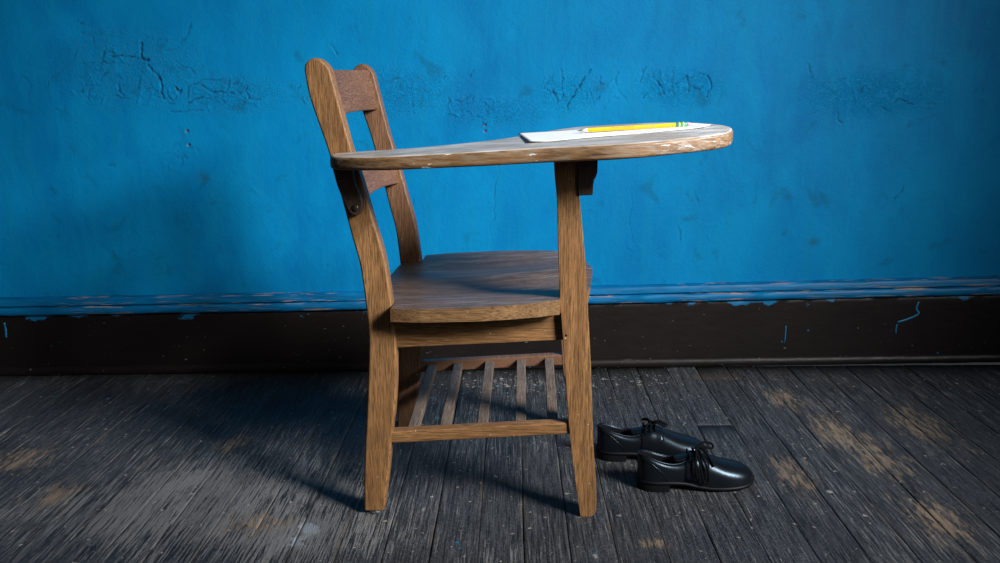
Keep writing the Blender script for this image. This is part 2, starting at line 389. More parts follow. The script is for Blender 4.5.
# cracked plaster: polylines (x, z) on the wall, depth in metres
CR = [([(-1.012, .938), (-1.016, .899), (-.998, .893)], .0045, .0045),
      ([(-1.10, .905), (-1.06, .903), (-1.033, .901), (-1.0, .892)], .0020, .0030),
      ([(-1.0, .88), (-.982, .858), (-.967, .818), (-.967, .789)], .0035, .0035),
      ([(-1.086, .83), (-1.086, .809), (-1.075, .80)], .0025, .004), ([(-1.13, .90), (-1.11, .885), (-1.09, .885)], .0015, .003),
      ([(-.93, .82), (-.923, .803), (-.915, .812)], .0030, .0040), ([(-.90, .79), (-.895, .82), (-.87, .828), (-.84, .838), (-.80, .842)], .0015, .003),
      ([(-.86, .825), (-.83, .805), (-.794, .803), (-.77, .80)], .0025, .003), ([(-.733, .82), (-.735, .80), (-.73, .787)], .0022, .0025),
      ([(-.90, .775), (-.885, .785), (-.86, .79)], .002, .003), ([(-.95, .755), (-.91, .752), (-.86, .757)], .0012, .003),
      ([(.213, .853), (.193, .826), (.185, .812), (.175, .80), (.171, .785), (.155, .765), (.150, .745)], .0030, .0032),
      ([(.11, .80), (.118, .78), (.12, .765)], .0018, .003), ([(.135, .81), (.138, .79), (.13, .77)], .0015, .0025),
      ([(.385, .83), (.402, .815), (.412, .80), (.417, .785)], .0030, .0028), ([(.36, .775), (.375, .79)], .0015, .0025),
      ([(.478, .835), (.483, .815), (.486, .79)], .0026, .0030), ([(.43, .79), (.44, .81), (.465, .82), (.478, .835)], .0012, .0025),
      ([(.536, .832), (.545, .818), (.546, .797), (.538, .775)], .0042, .0030), ([(.49, .828), (.515, .84), (.536, .832)], .0014, .0025),
      ([(.50, .80), (.515, .795), (.523, .803)], .0014, .003), ([(.34, .72), (.337, .64), (.345, .55), (.337, .47), (.338, .39), (.341, .235)], .0006, .0018),
      ([(-.052, .61), (-.045, .56), (-.058, .50), (-.055, .45), (-.069, .42), (-.07, .36)], .0010, .0020),
      ([(-1.18, 1.0), (-1.14, .985), (-1.12, .96)], .0014, .0025), ([(.96, .78), (.975, .80), (.99, .79)], .0016, .003),
      ([(1.05, .75), (1.07, .765), (1.10, .757)], .0016, .003), ([(.90, .735), (.905, .71), (.92, .70)], .0016, .003),
      ([(-.10, .73), (-.085, .715), (-.09, .70)], .0016, .003), ([(-.5, .93), (-.485, .91), (-.48, .90)], .0014, .0025)]
rc = random.Random(3)
def frag(cx, cz, sx, sz, count):
    for _ in range(count):
        x = cx+rc.uniform(-sx, sx); z = cz+rc.uniform(-sz, sz); a = rc.uniform(0, math.pi); pl = [(x, z)]
        for k in range(rc.randint(1, 3)):
            a += rc.uniform(-.9, .9); s = rc.uniform(.006, .022); x += math.cos(a)*s; z += math.sin(a)*s; pl.append((x, z))
        CR.append((pl, rc.choice([1, -1, 1])*rc.uniform(.0004, .0013), rc.uniform(.002, .004)))
frag(-1.05, .86, .16, .09, 42); frag(-.84, .80, .12, .03, 34); frag(-1.15, .80, .2, .03, 16); frag(.13, .79, .06, .03, 14)
frag(.28, .80, .09, .05, 14); frag(.45, .80, .10, .03, 18); frag(1.0, .78, .2, .06, 16); frag(-.35, .80, .25, .06, 22); frag(-.1, .75, .12, .03, 14); frag(0, .55, 1.3, .3, 26); frag(-.9, .60, .1, .05, 8)
def ragged(pl, levels=2):
    for _ in range(levels):
        out = [pl[0]]
        for a_, b_ in zip(pl, pl[1:]):
            d_ = math.dist(a_, b_)*.17; out += [((a_[0]+b_[0])/2+rc.uniform(-d_, d_), (a_[1]+b_[1])/2+rc.uniform(-d_, d_)), b_]
        pl = out
    return pl
CR = [(ragged(q[0]), q[1], q[2]) for q in CR]
HOLES = [(-.910, .700, .0035), (-.909, .662, .0035), (-.079, .707, .003), (-.079, .690, .003)]

def build_wall():
    nx, nz = 1080, 250
    xs = np.concatenate([np.linspace(-2.6, -1.52, 60), np.linspace(-1.51, 1.51, 1420), np.linspace(1.52, 2.6, 60)])
    zs = np.concatenate([[0.0, .12], np.linspace(.17, .645, 95), np.linspace(.648, .95, 140), np.linspace(.955, 1.12, 28), np.linspace(1.14, 2.6, 28)])
    nz = len(zs); nx = len(xs); X, Z = np.meshgrid(xs, zs)
    rs = np.random.RandomState(5); D = np.zeros_like(X)
    for _ in range(26):                                                   # hand-floated unevenness
        kx, kz = rs.uniform(1, 14), rs.uniform(1, 12); D += np.sin(X*kx+Z*kz*rs.choice([-1, 1])+rs.uniform(0, 6.3))*.0009/(1+.15*(kx+kz))
    CK = np.zeros_like(X); HO = np.zeros_like(X)
    for pl, dep, wid in CR:
        px = [q[0] for q in pl]; pz = [q[1] for q in pl]; mrg = .02
        i0, i1 = np.searchsorted(xs, [min(px)-mrg, max(px)+mrg]); j0, j1 = np.searchsorted(zs, [min(pz)-mrg, max(pz)+mrg])
        if i1 <= i0 or j1 <= j0: continue
        x = X[j0:j1, i0:i1]; z = Z[j0:j1, i0:i1]; best = np.full(x.shape, 1e9); sgn = np.zeros(x.shape)
        wob = .0005*np.sin(x*260)+.0005*np.sin(z*310+x*90); wid = wid*.65
        for (ax, az), (bx, bz) in zip(pl, pl[1:]):
            dx, dz = bx-ax, bz-az; t = np.clip(((x-ax)*dx+(z-az)*dz)/(dx*dx+dz*dz+1e-12), 0, 1)
            ex, ez = x-ax-t*dx, z-az-t*dz; d = np.hypot(ex, ez); s = np.sign(ex*dz-ez*dx)
            m_ = d < best; best = np.where(m_, d, best); sgn = np.where(m_, s, sgn)
        best = np.abs(best+wob)
        g = np.exp(-(best/wid)**2); D[j0:j1, i0:i1] -= dep*g
        D[j0:j1, i0:i1] += abs(dep)*.22*np.exp(-(best/.009)**2)*(sgn > 0)   # lifted lip on one side
        if dep > 0: CK[j0:j1, i0:i1] = np.maximum(CK[j0:j1, i0:i1], np.clip(np.exp(-(best/(wid*1.0))**2)*min(1, dep/.0022)*1.2, 0, 1))
    for hx, hz, hr in HOLES:
        g = np.exp(-((X-hx)**2+(Z-hz)**2)/hr**2); D -= .006*g; HO = np.maximum(HO, g)
    co = np.stack([X, -D, Z], -1).reshape(-1, 3)                          # +D comes towards the room (-y)
    idx = np.arange(nx*nz).reshape(nz, nx)
    f = np.stack([idx[:-1, :-1], idx[:-1, 1:], idx[1:, 1:], idx[1:, :-1]], -1).reshape(-1, 4)
    me = bpy.data.meshes.new('wall_back'); me.vertices.add(len(co)); me.vertices.foreach_set('co', co.ravel())
    me.loops.add(f.size); me.loops.foreach_set('vertex_index', f.ravel().astype(np.int32))
    me.polygons.add(len(f)); me.polygons.foreach_set('loop_start', np.arange(0, f.size, 4, dtype=np.int32))
    me.update(); me.validate()
    me.polygons.foreach_set('use_smooth', [True]*len(f))
    for nm, arr in (('crack', CK), ('hole', HO)):
        a = me.attributes.new(nm, 'FLOAT', 'POINT'); a.data.foreach_set('value', arr.ravel().astype(np.float32))
    o = link_mesh('wall_back', me, M['wall']); o.location = (0, 2.4357, 0); o.rotation_euler = (0, 0, WA)
    tag(o, 'cracked blue painted plaster wall behind the school chair', kind='structure')
    return o
wall = build_wall()

def profile_run(name, prof, basez, mat, attr=None, x0=-2.6, x1=2.6, nx=210, jitter=.0004):
    """sweep a profile [(y, z, attribute)] along the wall; basez(x) lifts it"""
    rs = np.random.RandomState(len(name)); bm = bmesh.new(); xs = np.linspace(x0, x1, nx)
    lay = bm.verts.layers.float.new(attr) if attr else None; rows = []
    for x in xs:
        row = []
        for (yy, zz, e) in prof:
            v = bm.verts.new((x, yy+rs.normal()*jitter, basez(x, zz)+rs.normal()*jitter))
            if lay: v[lay] = e
            row.append(v)
        rows.append(row)
    for a, b in zip(rows, rows[1:]):
        for i in range(len(prof)-1): bm.faces.new((a[i], b[i], b[i+1], a[i+1]))
    bm.faces.new(rows[0][::-1]); bm.faces.new(rows[-1])
    o = obj(name, bm, mat, smooth=False); o.location = (0, 2.4057, 0); o.rotation_euler = (0, 0, WA)
    for f in o.data.polygons: f.use_smooth = len(f.vertices) == 4
    o.data.set_sharp_from_angle(angle=R(40))
    return o
sk = profile_run('baseboard_back', [(.012, 0, 0), (.012, .25, 0), (.012, .6, 0), (.012, .84, .45), (.012, .93, .8), (.013, .985, 1), (.016, 1.0, 1), (.032, 1.0, 1), (.032, 0, 0)],
                 lambda x, z: z*sk_top(x), M['skirt'], 'lap')
tag(sk, 'tall black-brown painted skirting board under the blue wall', kind='structure')
qr = profile_run('trim_1', [(.013, 0, 0), (.002, 0, 0), (.0, .004, 0), (.0, .013, 0), (.003, .020, 0), (.008, .025, 0), (.013, .026, 0)], lambda x, z: z+.001, M['skirt'], 'lap')
tag(qr, 'dark quarter-round strip where the skirting meets the floor', kind='structure')
mo = profile_run('trim_2', [(.030, 0, 0), (.004, 0, 0), (.001, .003, .9), (-.001, .010, .1), (.0, .019, .1), (.003, .0225, 1), (.010, .0235, .8), (.008, .0255, .8),
                            (.003, .028, .6), (.003, .040, 0), (.006, .0455, .3), (.012, .0475, .9), (.022, .049, .5), (.030, .0495, .4)],
                 lambda x, z: z+sk_top(x), M['trim'], 'edge')
tag(mo, 'chipped blue moulding running along the top of the skirting', kind='structure')
for pl, rr in (([(.793, .118), (.7925, .09), (.792, .06), (.791, .035)], .0016), ([(1.175, .186), (1.17, .165), (1.178, .150), (1.15, .135), (1.118, .125)], .003),
               ([(1.118, .118), (1.116, .105), (1.117, .092)], .0022), ([(-1.482, .16), (-1.481, .135), (-1.483, .115)], .004)):
    bm = bmesh.new(); tube(bm, [(q[0], .012, q[1]) for q in catmull([(a, b, 0) for a, b in pl], 4)], rr, 6)
    for v in bm.verts: v.co.y = .012+(v.co.y-.012)*.25
    obj('paint_run', bm, M['blue_run'], sk)

# floor: every board is its own piece
bm = bmesh.new(); box(bm, -2.6, 2.6, -.4, 2.46, -.06, -.0185)
floor = obj('floor', bm, M['under'], smooth=False); tag(floor, 'worn dark floorboards under the chair', kind='structure')
seams = [-.493, -.408, -.323, -.239, -.155, -.070, .013, .095, .177, .268, .355, .442, .528, .616, .701, .795]
while seams[-1] < 2.55: seams.append(seams[-1]+random.uniform(.083, .091))
while seams[0] > -2.55: seams.insert(0, seams[0]-random.uniform(.082, .088))
def board(xa, xb, ya, yb):
    bm = bmesh.new(); lay = bm.verts.layers.float.new('edge'); ny = 26
    g0, g1 = random.choice([.0002, .0004, .0009]), random.choice([.0002, .0003, .0008]); dz = random.uniform(-.0007, .0); w = xb-xa
    cols = [(xa+g0, -.018, 0), (xa+g0, -.0016, 1), (xa+g0+.0016, -.0002, 1), (xa+g0+.006, 0, 0), (xa+w*.5, random.uniform(-.0012, .0004), 0),
            (xb-g1-.006, 0, 0), (xb-g1-.0016, -.0002, 1), (xb-g1, -.0016, 1), (xb-g1, -.018, 0)]
    rows = []; ph = random.uniform(0, 6)
    for j in range(ny+1):
        yy = ya+(yb-ya)*j/ny; row = []
        for i, (cx, cz, e) in enumerate(cols):
            wob = .0007*math.sin(yy*9+ph+i)+random.uniform(-.0006, .0006)
            v = bm.verts.new((cx+(wob if i in (0, 1, 7, 8) else 0), yy, cz+(dz+random.uniform(-.0004, .0003) if 0 < i < 8 else 0))); v[lay] = e; row.append(v)
        rows.append(row)
    for a, b in zip(rows, rows[1:]):
        for i in range(len(cols)-1): bm.faces.new((a[i], a[i+1], b[i+1], b[i]))
    bm.faces.new(rows[0]); bm.faces.new(rows[-1][::-1])
    return obj('floorboard', bm, M['floor'], floor)
for xa, xb in zip(seams, seams[1:]):
    ends = [-.4, 2.425]
    if .43 < xa < .45: ends = [-.4, 1.975, 2.425]
    for a, b in zip(ends, ends[1:]): board(xa, xb, a+.0008, b-.0008)

# ------------------------------------------------------------------ chair
chair = empty('tablet_arm_chair', (-.277, 1.532, 0), R(-1.5))
tag(chair, 'old oak school chair with a writing tablet arm on bare floorboards', 'chair')
BACK_L = [(-.0862, .8435), (-.080, .7985), (-.0645, .745), (-.0535, .7085), (-.0439, .6695), (-.0278, .5975), (-.016, .5426), (-.0054, .4962), (.0012, .43), (.0043, .3727),
          (.0037, .3339), (-.002, .26), (-.0073, .1965), (-.0133, .1331), (-.0180, .07), (-.0205, .006)]
BACK_R = [(.0186, .006), (.0286, .071), (.037, .13), (.0428, .1825), (.0479, .2149), (.0535, .28), (.0553, .3436), (.0530, .3919), (.0479, .4491), (.0395, .5146),
          (.0255, .5699), (.0057, .6513), (-.0104, .7082), (-.0235, .766), (-.037, .826)]
TOP = [(-.040, .842), (-.0467, .8532), (-.0578, .8622), (-.068, .8640), (-.0785, .8595), (-.0850, .852)]
back_outline = [(q.x, q.z) for q in catmull([(a, 0, b) for a, b in BACK_L], 3)] + [(q.x, q.z) for q in catmull([(a, 0, b) for a, b in BACK_R], 3)] + TOP
def post(name, outline, v0, v1, mat, par=chair, bev=.0045):
    bm = bmesh.new(); prism_v(bm, outline, v0, v1); return obj(name, bm, mat, par, bevel=bev, seg=3)
leg = post('rear_post', back_outline, 0, .032, M['oak_z'])
leg2 = post('rear_post', back_outline, .41, .442, M['oak_shaded_z'])
for v in (.016, .426):
    bm = bmesh.new(); tube(bm, [(0, v, 0), (0, v, .0022), (0, v, .0062)], [.0125, .0145, .0125], 20)
    obj('glide', bm, M['metal'], leg if v < .1 else leg2)
FL = [(.3478, .690), (.3500, .650), (.3538, .6131), (.3565, .52), (.3597, .4296), (.3655, .3535), (.3725, .25), (.3800, .1538), (.3865, .1), (.3995, .0045), (.4025, .0)]
FR = [(.4200, .0), (.4275, .006), (.4310, .0261), (.4285, .08), (.4231, .1541), (.4195, .25), (.4154, .3342), (.4095, .4296), (.4030, .5224), (.3940, .6129), (.3900, .65), (.3885, .690)]
def sm(pts, n=2): return [(q.x, q.z) for q in catmull([(a, 0, b) for a, b in pts], n)]
fr = post('front_leg', sm(FL)+sm(FR), -.002, .030, M['oak_z'])
cut_l = [(.3610, .405)]+[q for q in FL if q[1] < .405]; cut_r = [q for q in FR if q[1] < .405]+[(.4108, .405)]
post('front_leg', sm(cut_l)+sm(cut_r), .412, .444, M['oak_shaded_z'])
# aprons under the seat
def slant(name, u0, u1, zb, zt, k, v0, v1, mat, bev=.002, par=chair):
    bm = bmesh.new(); prism_v(bm, [(u0, zb+k*u0), (u1, zb+k*u1), (u1, zt+k*u1), (u0, zt+k*u0)], v0, v1); return obj(name, bm, mat, par, bevel=bev, seg=2)
slant('side_apron', .045, .372, .3335, .396, .049, .010, .030, M['oak_x'])
slant('side_apron', .045, .372, .3335, .396, .049, .414, .434, M['oak_x'])
slant('front_apron', .372, .394, .350, .396, .035, .028, .414, M['oak_x'])
slant('rear_apron', .018, .040, .335, .398, .035, .030, .412, M['oak_red_y'])
slant('front_stretcher', .393, .409, .125, .150, 0, .028, .414, M['oak_red_y'])
# book rack
rack = slant('rack_rail', .030, .395, .1453, .1688, .0605, .002, .028, M['oak_x'], .003)
slant('rack_rail', .030, .395, .148, .1740, .055, .413, .437, M['oak_red_y'], .003)
for un, uf in ((.0765, .069), (.139, .131), (.2115, .2055), (.2855, .280), (.3475, .3455)):
    bm = bmesh.new(); h = .0100; vs = []
    for v, u in ((.024, un), (.418, uf)):
        zt = (.1685 if v < .1 else .1705)+.0575*u-.0035
        for du in (-.0103, .0103):
            for z in (zt-.017, zt): vs.append(bm.verts.new((u+du, v, z+.001*du*10)))
    for q in ((0, 1, 3, 2), (4, 6, 7, 5), (0, 4, 5, 1), (2, 3, 7, 6), (0, 2, 6, 4), (1, 5, 7, 3)): bm.faces.new([vs[i] for i in q])
    obj('rack_slat', bm, M['slat'], chair, bevel=.0018, seg=2)
# back rails: bowed boards between the posts
def back_rail(z0, z1, arch, sag, mat, rise=.012):
    bm = bmesh.new(); n = 18; A = []
    def uu(z): return np.interp(z, [.55, .6, .65, .7, .75, .8, .85], [.0045, -.0085, -.022, -.034, -.047, -.0585, -.066])
    for i in range(n+1):
        t = i/n; v = .028+t*(.414-.028); bow = .030*(1-(2*t-1)**2)
        zt = z1-sag*(1-(2*t-1)**2); zb = z0+arch*(1-(2*t-1)**2)+rise*t
        row = []
        for z, th in ((zb, -.010), (zb, .010), ((zb+zt)/2, .011), (zt, .009), (zt, -.009), ((zb+zt)/2, -.011)):
            row.append(bm.verts.new((float(uu(z))-bow+th+.008, v, z)))
        A.append(row)
    for a, b in zip(A, A[1:]):
        for k in range(6): bm.faces.new((a[k], a[(k+1) % 6], b[(k+1) % 6], b[k]))
    bm.faces.new(A[0]); bm.faces.new(A[-1][::-1])
    o = obj('back_rail', bm, mat, chair, bevel=.004, seg=3)
    return o
back_rail(.752, .851, .004, .003, M['oak_red_y'])
back_rail(.582, .672, .008, -.002, M['oak_red_y'], .018)
# seat: saddle-shaped board
def seat_part():
    near = [(.047, -.030), (.10, -.043), (.16, -.0465), (.2162, -.0465), (.27, -.041), (.32, -.030), (.363, -.0134), (.392, .012), (.412, .05), (.4246, .1067)]
    cen = .221
    half = [(a, cen-b) for a, b in near]        # (u, half width) on the near side
    half_u = np.array([q[0] for q in half]); half_w = np.array([q[1] for q in half])
    NU, NV = 44, 48; bm = bmesh.new()
    def top(u, v):
        base = .4215+.040*u; s = (v-cen)/.26; t = (u-.21)/.20
        bowl = math.exp(-((abs(s)-.42)/.30)**2)*.011*max(0, 1-((u-.16)/.20)**2)
        ridge = .006*math.exp(-(s/.17)**2)*max(0, min(1, (u-.2)/.12))
        return base-bowl+ridge-.001
    grid = []
    for i in range(NU+1):
        a = i/NU; row = []
        for j in range(NV+1):
            b = -1+2*j/NV; hw_s = b
            # u range varies with v: front bows out, rear stays at the posts
            vv = cen+b*.268
            # near/far limit at this u
            u_front = .4315-.012*abs(b)**2
            u_rear = .003+.030*abs(b)**6
            u = u_rear+(u_front-u_rear)*a
            hw = float(np.interp(u, half_u, half_w, left=half_w[0]))
            if u < .047: hw = .257-.03*(.047-u)/.047
            if u > .363: hw = float(np.interp(u, [.363, .385, .405, .418, .4315], [.2344, .217, .190, .155, .10]))
            vq = cen+b*hw
            if .349 < u <= .3585: u = .3580
            if u > .3585: vq = max(vq, .0315+.0006*(b+1))          # let in round the front leg
            row.append((u, vq))
        grid.append(row)
    T = [[bm.verts.new((u, v, top(u, v))) for u, v in row] for row in grid]
    B = [[bm.verts.new((u+(-.004 if i == NU else 0), v, top(u, v) - .0235-.010*u if (i in (0, NU) or j in (0, NV)) else .4205+.040*u-.0235-.010*u)) for j, (u, v) in enumerate(row)] for i, row in enumerate(grid)]
    for i in range(NU):
        for j in range(NV):
            bm.faces.new((T[i][j], T[i+1][j], T[i+1][j+1], T[i][j+1])); bm.faces.new((B[i][j], B[i][j+1], B[i+1][j+1], B[i+1][j]))
    side = []
    for j in range(NV): side.append((T[0][j], T[0][j+1], B[0][j+1], B[0][j])); side.append((T[NU][j+1], T[NU][j], B[NU][j], B[NU][j+1]))
    for i in range(NU): side.append((T[i+1][0], T[i][0], B[i][0], B[i+1][0])); side.append((T[i][NV], T[i+1][NV], B[i+1][NV], B[i][NV]))
    for q in side:
        f = bm.faces.new(q); f.material_index = 1
    # notches for the posts: pull seat corner verts in front of the post
    for vv in bm.verts:
        for v0, v1 in ((-.1, .034), (.408, .6)):
            if v0 < vv.co.y < v1 and vv.co.x < .0535: vv.co.x = .0535-(.0535-vv.co.x)*.01
    return obj('seat', bm, [M['seat'], M['seat_edge']], chair, bevel=.0045, seg=3)
seat_part()

# writing tablet (slightly tilted board)
def tz(u, v): return .703+.053*u+.05*v
TAB = [(-.041, -.022), (-.039, -.042), (-.029, -.059), (-.009, -.073), (.03, -.092), (.0846, -.1065), (.1642, -.112), (.2256, -.1165), (.3232, -.118), (.3873, -.127), (.4422, -.133), (.4987, -.127),
       (.5537, -.111), (.600, -.094), (.6329, -.070), (.6505, -.030), (.6570, .010), (.6530, .045), (.6355, .0931), (.6063, .1295), (.5713, .1581), (.525, .174), (.48, .181), (.44, .184), (.4077, .1832), (.3780, .172), (.3494, .1522),
       (.3190, .118), (.2835, .0784), (.2365, .0422), (.1983, .0262), (.1512, .010), (.1119, -.001), (.0692, -.005), (.02, -.004), (-.022, -.003), (-.036, -.006)]
bm = bmesh.new(); ol = catmull([(a, b, 0) for a, b in TAB], 4, True)
th = lambda u: .0235+.002*min(1, max(0, (u)/.3))
a = [bm.verts.new((q.x, q.y, tz(q.x, q.y))) for q in ol]; b = [bm.verts.new((q.x, q.y, tz(q.x, q.y)-th(q.x))) for q in ol]
bm.faces.new(a); f = bm.faces.new(b[::-1]); f.material_index = 1; n = len(a)
for i in range(n):
    f = bm.faces.new((a[i], b[i], b[(i+1) % n], a[(i+1) % n])); f.material_index = 1
tablet = obj('writing_tablet', bm, [M['tab_top'], M['tab_edge']], chair, bevel=.0065, seg=4)
tablet['label'] = 'grey worn writing tablet top with chipped brown edge'
# dark bracket of the tablet on the rear post, with its screw
BR = [(-.0435, .6795), (-.0100, .6775), (-.0040, .652), (.0070, .622), (.0085, .607), (.0045, .595), (-.0035, .5895), (-.0120, .592), (-.0190, .600), (-.0265, .618), (-.036, .645)]
br = post('support_bracket', sm([(a_, b_) for a_, b_ in BR], 3), -.016, 0.0, M['dark_oak'], bev=.003)
br['label'] = 'dark stained bracket holding the tablet to the rear post'
bm = bmesh.new(); tube(bm, [(-.0045, -.0155, .6035), (-.0045, -.0175, .6035), (-.0045, -.0188, .6035)], [.0062, .0062, .0045], 18)
obj('screw', bm, M['screw'], br)
bm = bmesh.new(); box(bm, -.0050, -.0040, -.0192, -.0186, .599, .608); obj('screw_slot', bm, M['graphite'], br, smooth=False)
# dark housing around the top of the front leg and the ogee block
hs = post('support_block', [(.3905, .6215), (.4168, .6225), (.4172, .640), (.4185, .6490), (.4222, .6555), (.4242, .663), (.4245, .678), (.4243, .700), (.3885, .700)], -.006, .026, M['dark_oak'], bev=.002)
hs['label'] = 'dark stained ogee block under the tablet'
bm = bmesh.new(); box(bm, .4075, .4125, -.0068, -.0055, .6528, .6545); obj('screw_slot', bm, M['graphite'], hs, smooth=False)
bm = bmesh.new(); tube(bm, [(.372, -.0018, .365), (.372, -.0030, .365)], .0022, 10); obj('nail_head', bm, M['nail'], fr)
slant('tablet_cleat', .345, .43, .690-.0203, .7000-.0203, .053, -.001, .10, M['dark_oak'], .0015)

# ------------------------------------------------------------------ paper and pencil (in the chair's frame)
CM = Matrix.Translation((-.277, 1.532, 0)) @ Matrix.Rotation(R(-1.5), 4, 'Z')
def on_tab(u, v, dz): return CM @ Vector((u, v, tz(u, v)+dz))
c00, c10, c01, c11 = Vector((.3048, -.0525)), Vector((.622, .0150)), Vector((.2814, .1180)), Vector((.5980, .118))
bm = bmesh.new(); NU, NV = 40, 22; rows = []
org = on_tab(.45, .05, 0)
for i in range(NU+1):
    row = []
    for j in range(NV+1):
        s, t = i/NU, j/NV; q = c00*(1-s)*(1-t)+c10*s*(1-t)+c01*(1-s)*t+c11*s*t
        lift = .0007+.0006*math.sin(s*5+t*2)**2+.004*max(0, (s-.9)/.10)**2*(1-t)+.0035*max(0, (.1-s)/.1)*(1-t)**2
        row.append(bm.verts.new(on_tab(q.x, q.y, lift)-org))
    rows.append(row)
for i in range(NU):
    for j in range(NV): bm.faces.new((rows[i][j], rows[i+1][j], rows[i+1][j+1], rows[i][j+1]))
pp = obj('paper_sheet', bm, M['paper']); pp.location = org
sl = pp.modifiers.new('thick', 'SOLIDIFY'); sl.thickness = .0003; sl.offset = 1
tag(pp, 'blank white sheet of paper lying on the writing tablet', 'paper')

pa = on_tab(.3900, .047, .0062); pb = on_tab(.590, .0475, .0052)
pencil = empty('pencil', pa); dv = pb-pa; L = dv.length
xax = dv.normalized(); zax = (Vector((0, 0, 1))-xax*xax.z).normalized(); yax = zax.cross(xax)
pencil.matrix_world = Matrix.Translation(pa) @ Matrix((xax, yax, zax)).transposed().to_4x4()
tag(pencil, 'yellow pencil with pink eraser lying on the white paper', 'pencil')
def turned(name, stops, mat, n=6, smooth=False, rot=math.pi/6):
    bm = bmesh.new(); rings = []
    for x, rr in stops: rings.append([bm.verts.new((x, rr*math.cos(rot+2*math.pi*k/n), rr*math.sin(rot+2*math.pi*k/n))) for k in range(n)])
    for r0, r1 in zip(rings, rings[1:]):
        for k in range(n): bm.faces.new((r0[k], r0[(k+1) % n], r1[(k+1) % n], r1[k]))
    bm.faces.new(rings[0][::-1]); bm.faces.new(rings[-1]); return obj(name, bm, mat, pencil, smooth=smooth)
body = turned('barrel', [(.019, .0037), (.020, .0040), (L-.0225, .0040)], M['yellow'], rot=0)
turned('lead_tip', [(0, .0003), (.006, .0013)], M['graphite'], 12, True)
turned('sharpened_cone', [(.0058, .0014), (.0195, .0037)], M['bare_wood'], 14, True)
fe = turned('ferrule', [(L-.0235, .0041), (L-.022, .0044), (L-.006, .0044), (L-.0055, .0041)], M['ferrule'], 18, True)
for q in (.0195, .0125):
    o = turned('ferrule_band', [(L-q, .0044), (L-q+.0005, .0047), (L-q+.0025, .0047), (L-q+.003, .0044)], M['ferrule_band'], 18, True); o.parent = fe
turned('eraser', [(L-.0058, .0038), (L-.0015, .0038), (L, .0026)], M['eraser'], 18, True)
def lettering(txt, size, x, mat, bold=0):
    cu = bpy.data.curves.new('lettering', 'FONT'); cu.body = txt; cu.size = size; cu.extrude = .00004; cu.offset = bold; cu.space_character = 1.15
    tmp = bpy.data.objects.new('tmp', cu); COL.objects.link(tmp)
    dg = bpy.context.evaluated_depsgraph_get(); me = bpy.data.meshes.new_from_object(tmp.evaluated_get(dg)); bpy.data.objects.remove(tmp)
    o = link_mesh('lettering', me, mat, body); ang = -math.pi/3     # on the flat facing the viewer, upper side
    o.matrix_local = Matrix.Rotation(R(60), 4, 'X') @ Matrix.Translation((x, -size*.36, .00350))
    return o
lettering('DIXON TICONDEROGA', .0034, .062, M['ink_grey'], .00008)
lettering('2 SOFT', .0038, .126, M['ink_green'], .00014)
bm = bmesh.new(); box(bm, .1205, .1225, -.0010, .0010, 0, .00006)
o = obj('print_mark', bm, M['ink_green'], body, smooth=False); o.matrix_local = Matrix.Rotation(R(60), 4, 'X') @ Matrix.Translation((0, 0, .00350))

